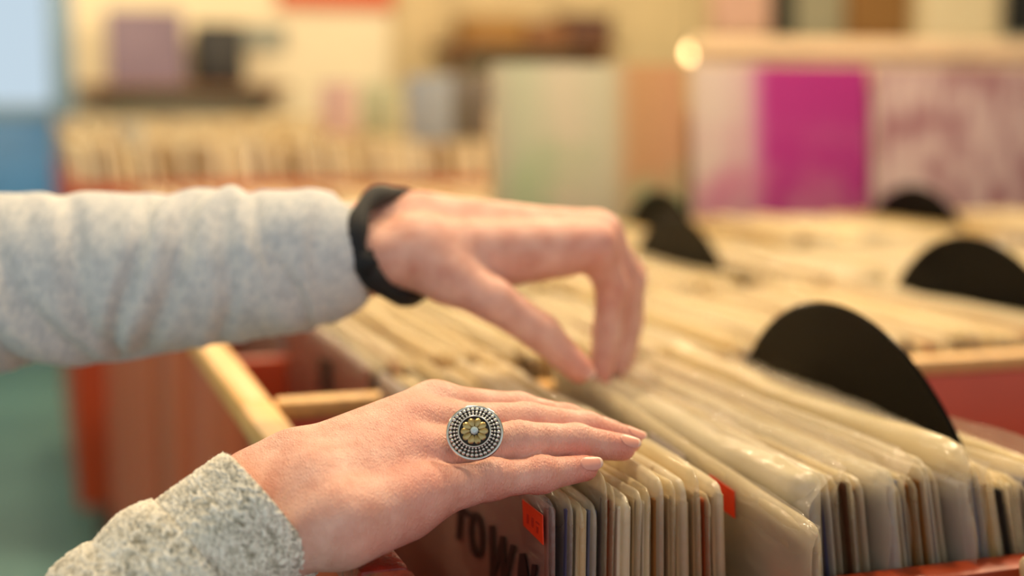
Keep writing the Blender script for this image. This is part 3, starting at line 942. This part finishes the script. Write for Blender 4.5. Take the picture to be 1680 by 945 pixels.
# --- near right hand, palm down on the records, little finger towards the camera
jl = [P(692, 812, .590), P(806, 787, .604), P(886, 779, .613), P(960, 768, .622)]
jr = [P(684, 748, .606), P(850, 724, .620), P(945, 725, .632), P(1021, 734, .642)]
jm = [P(690, 700, .622), P(865, 693, .640), P(962, 705, .652), P(1031, 722, .662)]
ji = [P(712, 669, .640), P(850, 676, .655), P(930, 692, .665), P(990, 706, .672)]
wl_, wr_, wm_, wi_ = P(560, 855, .570), P(525, 815, .580), P(500, 784, .590), P(482, 764, .600)
ul_, ui_ = P(492, 872, .574), P(415, 796, .594)
el_, ei_ = P(330, 1022, .556), P(255, 942, .584)
nrm = (Vector((0, 0, 1)) * .87 - Vector((_F.x, _F.y, 0)).normalized() * .5).normalized()
dn = -nrm
palm = [(tuple(wl_), tuple(jl[0]), .0130, .0112), (tuple(wr_), tuple(jr[0]), .0130, .0108), (tuple(wm_), tuple(jm[0]), .0128, .0108), (tuple(wi_), tuple(ji[0]), .0125, .0112),
        (tuple(el_), tuple(ul_), .0135, .0125), (tuple(ei_), tuple(ui_), .0135, .0122), (tuple(ul_), tuple(wl_), .0125, .0128), (tuple(ui_), tuple(wi_), .0122, .0122),
        (tuple((el_ + ei_) / 2), tuple((ul_ + ui_) / 2), .017, .015), (tuple((ul_ + ui_) / 2), tuple((wr_ + wm_) / 2), .015, .013),
        (tuple(wl_ + dn * .006), tuple(jl[0] + dn * .006 + (wl_ - jl[0]) * .25), .0135, .0115),
        (tuple(wi_ + dn * .012), tuple(jm[0] + dn * .010), .013, .011)]
th = [P(520, 772, .615), P(612, 752, .650), P(690, 762, .676), P(745, 772, .690)]
palm.append((tuple(wi_ + dn * .006), tuple(th[0]), .0125, .013))
fingers = [chain(jl, (11.2, 8.1, 7.4, 5.7)), chain(jr, (10.6, 8.7, 7.8, 6.1)), chain(jm, (10.8, 8.9, 8.0, 6.3)), chain(ji, (11.0, 8.8, 7.9, 6.2)), chain(th, (13, 11, 9.4, 7.5))]
# knuckle swellings
def nub(c, r):
    return (tuple(c), tuple(c + Vector((.0008, 0, 0))), r, r)
fingers[0].append(nub(jl[1] + nrm * .0012, .0082)); fingers[0].append(nub(jl[2] + nrm * .0006, .0074))
def creases(V):
    """wrinkles over the finger joints, pressed into the back of each finger"""
    V = V.copy()
    for a, b, c, amp in ((jl[0], jl[1], jl[2], .00042), (jl[1], jl[2], jl[3], .0003), (jr[0], jr[1], jr[2], .0004), (jm[0], jm[1], jm[2], .0004)):
        t = np.array((c - a).normalized()); o = np.array(b)
        q = V - o
        s = q @ t
        rad = q - s[:, None] * t
        rl = np.linalg.norm(rad, axis=1)
        m = np.exp(-(s / .0055) ** 2) * (rl < .0125) * np.clip((rad / np.maximum(rl, 1e-6)[:, None]) @ np.array(nrm) + .35, 0, 1)
        wv = np.cos(s * 2 * PI / .0031 + 1.2 * np.sin(rl * 900 + s * 400))
        V -= (rad / np.maximum(rl, 1e-6)[:, None]) * (amp * m * (wv * .5 + .5))[:, None]
    return V
fl = [(jl[3], .012, .75), (jl[2], .010, .5), (jl[1], .010, .35), (jr[3], .013, .75), (jm[3], .012, .6), (jl[0] + nrm * .01, .016, .45), (jr[0] + nrm * .01, .017, .4), (jm[0] + nrm * .01, .015, .35), (jr[2], .01, .3)]
near_hand = build_hand(palm, fingers, .00085, person, fl, creases)
near_hand['label'] = 'bare right hand wearing the ring, laid on the record tops'

def nail(parent_hand, tip, prev, r, updir, L=.0115, W=.0092, back=.0035, lift=.0):
    """curved nail plate lying on the end of a finger"""
    t = (tip - prev).normalized()
    n = (updir - t * updir.dot(t)).normalized()
    s = t.cross(n)
    base = tip - t * (L - back - r * .55)
    v, f = [], []
    nu, nv = 10, 9
    mats = []
    for layer in (0, 1):
        for j in range(nv + 1):
            q = j / nv
            for i in range(nu + 1):
                p = (i / nu - .5) * 2
                wv = W / 2 * (1 - .18 * (1 - q) ** 2 * 2) * (1 - .25 * max(0, q - .75) / .25 * abs(p))
                ang = p * wv / (r * .98)
                rr = (r * (1 - .16 * q)) + .0001 + lift + (.0 if layer == 0 else -.0009)
                ext = -abs(p) ** 2.2 * .0022 * (1 if q > .5 else -1) * abs(q - .5) * 2
                v.append(base + t * (q * L + ext) + n * (math.cos(ang) * rr) + s * (math.sin(ang) * rr))
    c = (nu + 1) * (nv + 1)
    for j in range(nv):
        for i in range(nu):
            a = j * (nu + 1) + i
            f.append((a, a + 1, a + nu + 2, a + nu + 1)); mats.append(1 if j >= nv - 1 else 0)
            f.append((c + a, c + a + nu + 1, c + a + nu + 2, c + a + 1)); mats.append(0)
    rim = [i for i in range(nu + 1)] + [j * (nu + 1) + nu for j in range(1, nv + 1)] + [nv * (nu + 1) + i for i in range(nu - 1, -1, -1)] + [j * (nu + 1) for j in range(nv - 1, 0, -1)]
    for k in range(len(rim)):
        a, b = rim[k], rim[(k + 1) % len(rim)]
        f.append((a, c + a, c + b, b)); mats.append(0)
    off = Vector(person.location)
    o = mesh_obj('fingernail', [p - off for p in v], f, [M['nail'], M['nail_tip']], parent_hand, world_parent=False)
    o.data.polygons.foreach_set('material_index', mats)
    return o
cam_up = (nrm * .75 - _F * .65).normalized()
nail(near_hand, jl[3], jl[2], .0060, cam_up)
nail(near_hand, jr[3], jr[2], .0064, (nrm * .95 - _F * .25).normalized())
nail(near_hand, jm[3], jm[2], .0066, nrm)
nail(near_hand, ji[3], ji[2], .0065, nrm)

# --- far left hand, thumb towards the camera, fingers reaching down between the records
a1, a2 = P(690, 372, .838), P(690, 412, .812)
e1, e2 = P(470, 405, .815), P(470, 450, .800)
ki, km, kr, kl = P(975, 402, .832), P(985, 386, .855), P(978, 380, .880), P(955, 378, .902)
fpalm = [(tuple(e1), tuple(a1), .024, .0165), (tuple(e2), tuple(a2), .024, .0175),
         (tuple(a2), tuple(ki), .0170, .0130), (tuple(a1), tuple(km), .0160, .0130), (tuple(a1), tuple(kr), .0160, .0125), (tuple(a1 + Vector((0, .01, 0))), tuple(kl), .015, .0115),
         (tuple(a2 + Vector((.03, 0, -.008))), tuple(P(930, 415, .835)), .017, .012)]
fi = [ki, P(1004, 470, .846), P(996, 545, .850), P(984, 618, .846)]
fm = [km, P(1032, 462, .872), P(1026, 540, .878), P(1014, 606, .874)]
fr = [kr, P(1036, 452, .900), P(1034, 525, .908), P(1026, 588, .905)]
flt = [kl, P(1012, 440, .930), P(1014, 505, .938), P(1008, 560, .936)]
ft = [P(735, 452, .806), P(808, 492, .800), P(888, 546, .804), P(950, 606, .806)]
fpalm.append((tuple(a2), tuple(ft[0]), .0165, .0155))
ffing = [chain(fi, (12.5, 9.8, 8.6, 7.0)), chain(fm, (12.5, 10, 8.8, 7.2)), chain(fr, (12, 9.4, 8.4, 6.8)), chain(flt, (11, 8.4, 7.6, 6.2)), chain(ft, (15, 12.2, 10.6, 8.2))]
far_hand = build_hand(fpalm, ffing, .0017, person, [(ki, .02, .4), (fi[1], .015, .4), (ft[3], .016, .6), (fi[3], .014, .6)])
far_hand['label'] = 'blurred left hand reaching down between the records, thumb in front'
nail(far_hand, ft[3], ft[2], .0083, (-_F * .8 + _U * .5).normalized(), L=.014, W=.0125)

# --- knitted sleeves
def knit_mat(name, c0, c1, c2, speck=.9):
    m, nt, b = new_mat(name)
    b.inputs['Roughness'].default_value = .9
    b.inputs['Specular IOR Level'].default_value = .15
    b.inputs['Sheen Weight'].default_value = .35
    b.inputs['Sheen Roughness'].default_value = .5
    at = nt.nodes.new('ShaderNodeAttribute'); at.attribute_name = 'marl_shade'
    tc = nt.nodes.new('ShaderNodeTexCoord')
    n = nt.nodes.new('ShaderNodeTexNoise'); n.inputs['Scale'].default_value = 420; n.inputs['Detail'].default_value = 4
    nt.links.new(tc.outputs['Object'], n.inputs['Vector'])
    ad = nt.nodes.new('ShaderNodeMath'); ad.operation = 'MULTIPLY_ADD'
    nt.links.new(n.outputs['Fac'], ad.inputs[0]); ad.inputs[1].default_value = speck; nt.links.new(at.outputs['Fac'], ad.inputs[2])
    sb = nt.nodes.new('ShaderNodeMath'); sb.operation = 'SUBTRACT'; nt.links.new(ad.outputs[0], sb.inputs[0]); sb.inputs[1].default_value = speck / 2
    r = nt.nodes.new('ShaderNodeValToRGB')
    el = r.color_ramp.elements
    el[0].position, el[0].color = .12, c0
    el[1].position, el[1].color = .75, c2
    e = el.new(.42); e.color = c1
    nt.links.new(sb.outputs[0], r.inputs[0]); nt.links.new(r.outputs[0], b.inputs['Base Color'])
    n2 = nt.nodes.new('ShaderNodeTexNoise'); n2.inputs['Scale'].default_value = 900; n2.inputs['Detail'].default_value = 3
    nt.links.new(tc.outputs['Object'], n2.inputs['Vector'])
    bp = nt.nodes.new('ShaderNodeBump'); bp.inputs['Strength'].default_value = .6; bp.inputs['Distance'].default_value = .0008
    nt.links.new(n2.outputs['Fac'], bp.inputs['Height']); nt.links.new(bp.outputs[0], b.inputs['Normal'])
    return m
M['knit'] = knit_mat('marled_knit', srgb(146, 138, 116), srgb(228, 219, 198), srgb(255, 247, 228), .55)
M['knit2'] = knit_mat('grey_knit', srgb(184, 186, 186), srgb(206, 206, 204), srgb(226, 222, 214), .3)

def catmull(pts, rad, n):
    P0 = [np.array(p) for p in pts]
    k = len(P0)
    out, rr = [], []
    seg = [np.linalg.norm(P0[i + 1] - P0[i]) for i in range(k - 1)]
    tot = sum(seg)
    cum = np.concatenate([[0], np.cumsum(seg)])
    for i in range(n):
        s = tot * i / (n - 1)
        j = min(k - 2, int(np.searchsorted(cum, s, side='right') - 1))
        t = (s - cum[j]) / seg[j]
        p0 = P0[max(0, j - 1)]; p1 = P0[j]; p2 = P0[j + 1]; p3 = P0[min(k - 1, j + 2)]
        out.append(.5 * ((2 * p1) + (-p0 + p2) * t + (2 * p0 - 5 * p1 + 4 * p2 - p3) * t * t + (-p0 + 3 * p1 - 3 * p2 + p3) * t ** 3))
        r0 = rad[max(0, j - 1)]; r1 = rad[j]; r2 = rad[j + 1]; r3 = rad[min(k - 1, j + 2)]
        rr.append(.5 * ((2 * r1) + (-r0 + r2) * t + (2 * r0 - 5 * r1 + 4 * r2 - r3) * t * t + (-r0 + 3 * r1 - 3 * r2 + r3) * t ** 3))
    return np.array(out), np.array(rr), np.linspace(0, tot, n)

def knit_tube(name, pts, rad, parent, m, wale=.0030, rowh=.0027, sub=6, amp=.0012, fold=None, rim=True, cap=False, seed=1, rowsub=6):
    tot = sum((Vector(pts[i + 1]) - Vector(pts[i])).length for i in range(len(pts) - 1))
    nv = max(12, int(tot / rowh * rowsub))
    X, R, S = catmull(pts, rad, nv)
    nw = int(2 * PI * np.mean(R[:max(2, nv // 4)]) / wale) // 2 * 2
    nu = nw * sub
    th = np.linspace(0, 2 * PI, nu, endpoint=False)
    T = np.gradient(X, axis=0); T /= np.linalg.norm(T, axis=1)[:, None]
    ref = np.array(_F)
    N = np.cross(T, ref); N /= np.linalg.norm(N, axis=1)[:, None]
    B = np.cross(N, T)
    U_ = th / (2 * PI) * nw
    SS, UU = np.meshgrid(S, U_, indexing='ij')
    T_ = UU / nw * 2 * PI
    UJ = UU + .30 * np.sin(SS * 1500 + 5 * np.sin(T_ * 5)) + .22 * np.sin(SS * 2700 + 9 * T_ + 3 * np.sin(T_ * 9))
    ci = np.floor(UJ).astype(int) % nw
    vv = SS / rowh + .5 * (ci % 2) + .28 * np.sin(T_ * 17 + 4 * np.sin(SS * 300)) + .2 * np.sin(T_ * 41 + SS * 800)
    vv = vv - vv.min() + .01
    cj = np.floor(vv).astype(int)
    fu = UJ - np.floor(UJ) - .5; fv = vv - np.floor(vv) - .5
    bump = np.sqrt(np.clip(1 - 3.6 * fu ** 2, 0, 1)) * np.sqrt(np.clip(1 - 3.4 * (fv + .5 * np.abs(fu)) ** 2, 0, 1))
    rs = np.random.RandomState(seed)
    tab = rs.rand(nw, cj.max() + 2)
    cellr = tab[ci, cj]
    rr = R[:, None] + amp * (bump - .4) * (.75 + .5 * cellr)
    if fold is not None:
        rr = rr + fold(SS, UU / nw * 2 * PI)
    V = X[:, None, :] + rr[..., None] * (np.cos(th)[None, :, None] * N[:, None, :] + np.sin(th)[None, :, None] * B[:, None, :])
    off = np.array(parent.location)
    V = (V - off).reshape(-1, 3)
    i, j = np.meshgrid(np.arange(nv - 1), np.arange(nu), indexing='ij')
    jn = (j + 1) % nu
    F = np.stack([i * nu + j, i * nu + jn, (i + 1) * nu + jn, (i + 1) * nu + j], -1).reshape(-1, 4)
    marl_shade = (.28 + .5 * cellr ** .8) * (.45 + .55 * bump)  # random yarn tone per stitch, with shade painted into the pits between stitches
    marl_shade = np.clip(marl_shade + .05 * np.sin(UU * .37 + SS * 300), 0, 1)
    me = bpy.data.meshes.new(name)
    fl_ = F.tolist()
    me.from_pydata(V.tolist(), [], fl_ + ([tuple((nv - 1) * nu + q for q in range(nu))] if cap else []))
    me.update()
    me.polygons.foreach_set('use_smooth', [True] * len(me.polygons))
    at = me.attributes.new('marl_shade', 'FLOAT', 'POINT'); at.data.foreach_set('value', marl_shade.ravel().astype(np.float32))
    me.materials.append(m)
    o = bpy.data.objects.new(name, me)
    return link(o, parent)

# near cuff: rolled edge, then a folded band
c0 = P(444, 832, .580); ax = (P(291, 962, .566) - c0).normalized()
mm = .001
cp = [c0 + ax * (q * mm) for q in (9, 4, 1.6, .4, 0, .6, 2.2, 6, 14, 28, 40, 52)]
cr = [.0254, .0266, .0274, .0282, .0291, .0300, .0308, .0313, .0316, .0319, .0318, .0315]
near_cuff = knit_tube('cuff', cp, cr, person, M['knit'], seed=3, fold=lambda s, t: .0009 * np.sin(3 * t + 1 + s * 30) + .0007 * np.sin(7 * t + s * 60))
sa = [c0 + ax * (q * mm) for q in (44, 37, 33.5, 35, 40, 48, 60, 74, 95, 125)]
bend = (P(-60, 1110, .53) - P(120, 1030, .55)).normalized()
sa += [sa[-1] + bend * .06, sa[-1] + bend * .13, sa[-1] + bend * .22]
sr = [.0312, .0320, .0330, .0338, .0352, .0358, .0352, .0360, .0378, .0395, .043, .047, .052]
def near_fold(s, t):
    f = -.0038 * np.exp(-((s - .0355 - .003 * np.sin(t * 2 + .5)) / .0042) ** 2) * (.6 + .4 * np.sin(t + .4))
    f += -.0040 * np.exp(-((s - .062 - .004 * np.sin(t * 2 + 2)) / .005) ** 2)
    f += .0012 * np.sin(4 * t + s * 40) + .0022 * np.sin(2 * t + s * 55) * np.clip((s - .03) / .05, 0, 1)
    return f * np.clip((s - .012) / .01, 0, 1)
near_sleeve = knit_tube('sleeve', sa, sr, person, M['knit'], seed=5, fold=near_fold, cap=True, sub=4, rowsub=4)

# loose wool fibres standing off the near knit
def fuzz(src, n, seed, zmax):
    rs = np.random.RandomState(seed)
    me = src.data
    co = np.empty(len(me.vertices) * 3, np.float32); me.vertices.foreach_get('co', co); co = co.reshape(-1, 3)
    no = np.empty(len(me.vertices) * 3, np.float32); me.vertex_normals.foreach_get('vector', no); no = no.reshape(-1, 3)
    lim = int(len(co) * zmax)
    pick = rs.randint(0, lim, n)
    v, f = [], []
    for k in pick:
        p, q = co[k], no[k]
        d = q + rs.normal(0, .7, 3); d /= np.linalg.norm(d)
        e = d + rs.normal(0, .6, 3); e /= np.linalg.norm(e)
        L = rs.uniform(.0006, .0022)
        w = np.cross(d, rs.normal(0, 1, 3)); w = w / np.linalg.norm(w) * .000035
        u = np.cross(d, w); u = u / np.linalg.norm(u) * .000035
        b = len(v)
        for c in (p, p + d * L * .5, p + d * L * .5 + e * L * .5):
            v += [tuple(c + w), tuple(c - w * .5 + u), tuple(c - w * .5 - u)]
        for a in (0, 3):
            for j in range(3):
                f.append((b + a + j, b + a + (j + 1) % 3, b + a + 3 + (j + 1) % 3, b + a + 3 + j))
    o = mesh_obj('wool_fibres', v, f, M['fibre'], src, world_parent=False)
    o['kind'] = 'stuff'
M['fibre'] = mat('wool_fibre', srgb(236, 230, 214), .8)
fuzz(near_cuff, 5000, 1, 1.0); fuzz(near_sleeve, 5000, 2, .45)

# far sleeve
fp = [P(590, 412, .810), P(580, 413, .810), P(572, 414, .810), P(562, 416, .809), P(520, 421, .808), P(450, 429, .806), P(340, 440, .803), P(220, 450, .80), P(60, 460, .795), P(-120, 470, .79), P(-330, 480, .78), P(-560, 500, .77)]
fr_ = [.0250, .0268, .0300, .0350, .0395, .0415, .0438, .0462, .0485, .050, .052, .055]
FOLDS = [(.020, .004, .0045, .0030), (.046, -.010, .0050, .0042), (.072, .006, .0045, .0032), (.100, .016, .0060, .0052), (.122, .012, .0045, .0040), (.150, -.008, .0060, .0042),
         (.182, -.022, .0065, .0054), (.212, -.018, .0060, .0046), (.240, .010, .0060, .0044), (.275, -.02, .0070, .0050), (.31, .01, .0070, .0046), (.35, -.02, .007, .005)]
def far_fold(s, t):
    w = np.clip((s - .006) / .03, 0, 1)
    front = np.clip(.5 - .62 * np.sin(t) + .12 * np.cos(t), 0, 1)
    f = .0009 * np.sin(s * 90 + 1.6 * np.sin(t * 2 + 1) + 2.4 * np.sin(t)) + .0008 * np.sin(s * 60 + 3 * t)
    for k, (s0, m, wd, a) in enumerate(FOLDS):
        d = s - s0 - m * (t - 4.71) - .003 * np.sin(t * 3 + k)
        f = f - a * np.exp(-(d / wd) ** 2) * front + a * .45 * np.exp(-((d - 2.0 * wd) / (wd * 1.3)) ** 2) * front
    return f * w
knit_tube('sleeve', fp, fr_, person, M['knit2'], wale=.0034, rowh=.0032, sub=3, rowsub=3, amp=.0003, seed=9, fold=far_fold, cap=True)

# --- hair tie round the far wrist
hc = P(655, 402, .822)
A_ = P(632, 318, .822) - hc
B_ = P(588, 412, .780) - hc
pts = [hc + A_ * math.cos(2 * PI * k / 48) * .98 + B_ * math.sin(2 * PI * k / 48) for k in range(48)]
ht = empty('hair_tie', P(590, 480, .80)); tag(ht, 'thick black hair tie round the blurred far wrist', 'hair tie')
M['tie'] = mat('black_elastic', srgb(20, 20, 22), .75, .3, 300, .6, 500)
v, f = tube_path(pts, [.0058 + .0009 * math.sin(k * .9) for k in range(48)], 14, closed=True)
mesh_obj('band', v, f, M['tie'], ht)
v, f = tube_path([pts[14] + Vector((0, 0, -.004)), pts[14] + Vector((.001, -.002, .001)), pts[14] + Vector((0, 0, .006))], [.0062, .0072, .0062], 12)
mesh_obj('seam', v, f, M['tie'], ht)

# --- ring with beaded disc
M['silver'] = mat('worn_silver', srgb(212, 208, 200), .22, .12, 300, metal=1.0)
M['oxide'] = mat('dark_oxide', srgb(46, 42, 36), .5, .3, 300, metal=.5)
M['gold'] = mat('antique_gold', srgb(188, 164, 112), .36, .2, 300, metal=1.0)
M['stone'] = mat('pale_stone', srgb(196, 214, 214), .08, .1, 200, spec=.9, coat=.6)
rc = P(779, 711, .5985)
rn = (-ray(779, 711).normalized() * .93 + Vector((0, 0, 1)) * .30 + _R * -.05).normalized()
rx = _R - rn * _R.dot(rn); rx.normalize(); ry = rn.cross(rx)
def RW(x, y, z):
    return rc + rx * x + ry * y + rn * z
ring = empty('ring', rc); tag(ring, 'large round beaded silver ring with a gold flower centre on the near hand', 'ring')
RR = .0125
def ring_lathe(name, prof, m, seg=64):
    v, f = lathe(prof, seg)
    return mesh_obj(name, [RW(*p) for p in v], f, m, ring)
ring_lathe('dish', [(.0001, -.0018), (.006, -.0018), (RR - .0012, -.0008), (RR - .0006, .0000), (RR - .0008, .0010), (RR * .8, .0014), (RR * .5, .0026), (.0001, .0028)], M['oxide'])
v = []; f = []
ring_lathe('rim', [(RR - .0011 + .00075 * math.cos(2 * PI * k / 10), .0008 + .00075 * math.sin(2 * PI * k / 10)) for k in range(11)], M['silver'], 80)
sph_v, sph_f = lathe([(math.sin(PI * k / 8) + 1e-4, -math.cos(PI * k / 8)) for k in range(9)], 12)
def bead_mesh(r):
    me = bpy.data.meshes.new('bead'); me.from_pydata([tuple((rx * p[0] + ry * p[1] + rn * p[2]) * r) for p in sph_v], [], sph_f)
    me.polygons.foreach_set('use_smooth', [True] * len(sph_f)); me.materials.append(M['silver'])
    return me
for (rad, z, br, n) in ((RR - .0025, .0017, .00092, 34), (RR - .0040, .0023, .00068, 34), (RR - .0051, .0028, .00050, 34)):
    bme = bead_mesh(br)
    for k in range(n):
        a = 2 * PI * k / n
        o = bpy.data.objects.new('bead', bme); link(o, ring)
        o.location = RW(rad * math.cos(a), rad * math.sin(a), z) - rc
ring_lathe('inner_rim', [(.0067 + .0004 * math.cos(2 * PI * k / 8), .0031 + .0004 * math.sin(2 * PI * k / 8)) for k in range(9)], M['silver'], 56)
ring_lathe('centre_disc', [(.0064, .0026), (.0060, .0032), (.0001, .0036)], M['oxide'])
for k in range(10):
    a = 2 * PI * k / 10
    c, s = math.cos(a), math.sin(a)
    pv = []
    for q, w in ((.0019, .0005), (.0030, .0010), (.0044, .0014), (.0054, .0010), (.0058, .0002)):
        z = .0038 + .0003 * math.sin((q - .0018) / .0035 * PI)
        pv += [RW(q * c - w * s, q * s + w * c, z - .0004), RW(q * c, q * s, z + .0003), RW(q * c + w * s, q * s - w * c, z - .0004)]
    pf = []
    for i in range(4):
        for j in range(2):
            pf.append((3 * i + j, 3 * i + j + 1, 3 * i + j + 4, 3 * i + j + 3))
    mesh_obj('petal', pv, pf, M['gold'], ring)
v, f = lathe([(.0017, .0036), (.0017, .0044), (.0012, .0050), (.0001, .0052)], 8)
mesh_obj('stone', [RW(*p) for p in v], f, M['stone'], ring, smooth=False)
fc = jr[0].lerp(jr[1], .58); fd = (jr[1] - jr[0]).normalized()
f1 = fd.cross(Vector((0, 0, 1))).normalized(); f2 = f1.cross(fd)
v, f = tube_path([fc + (f1 * math.cos(2 * PI * k / 40) + f2 * math.sin(2 * PI * k / 40)) * .0099 for k in range(40)], .0011, 10, closed=True)
mesh_obj('band', v, f, M['silver'], ring)
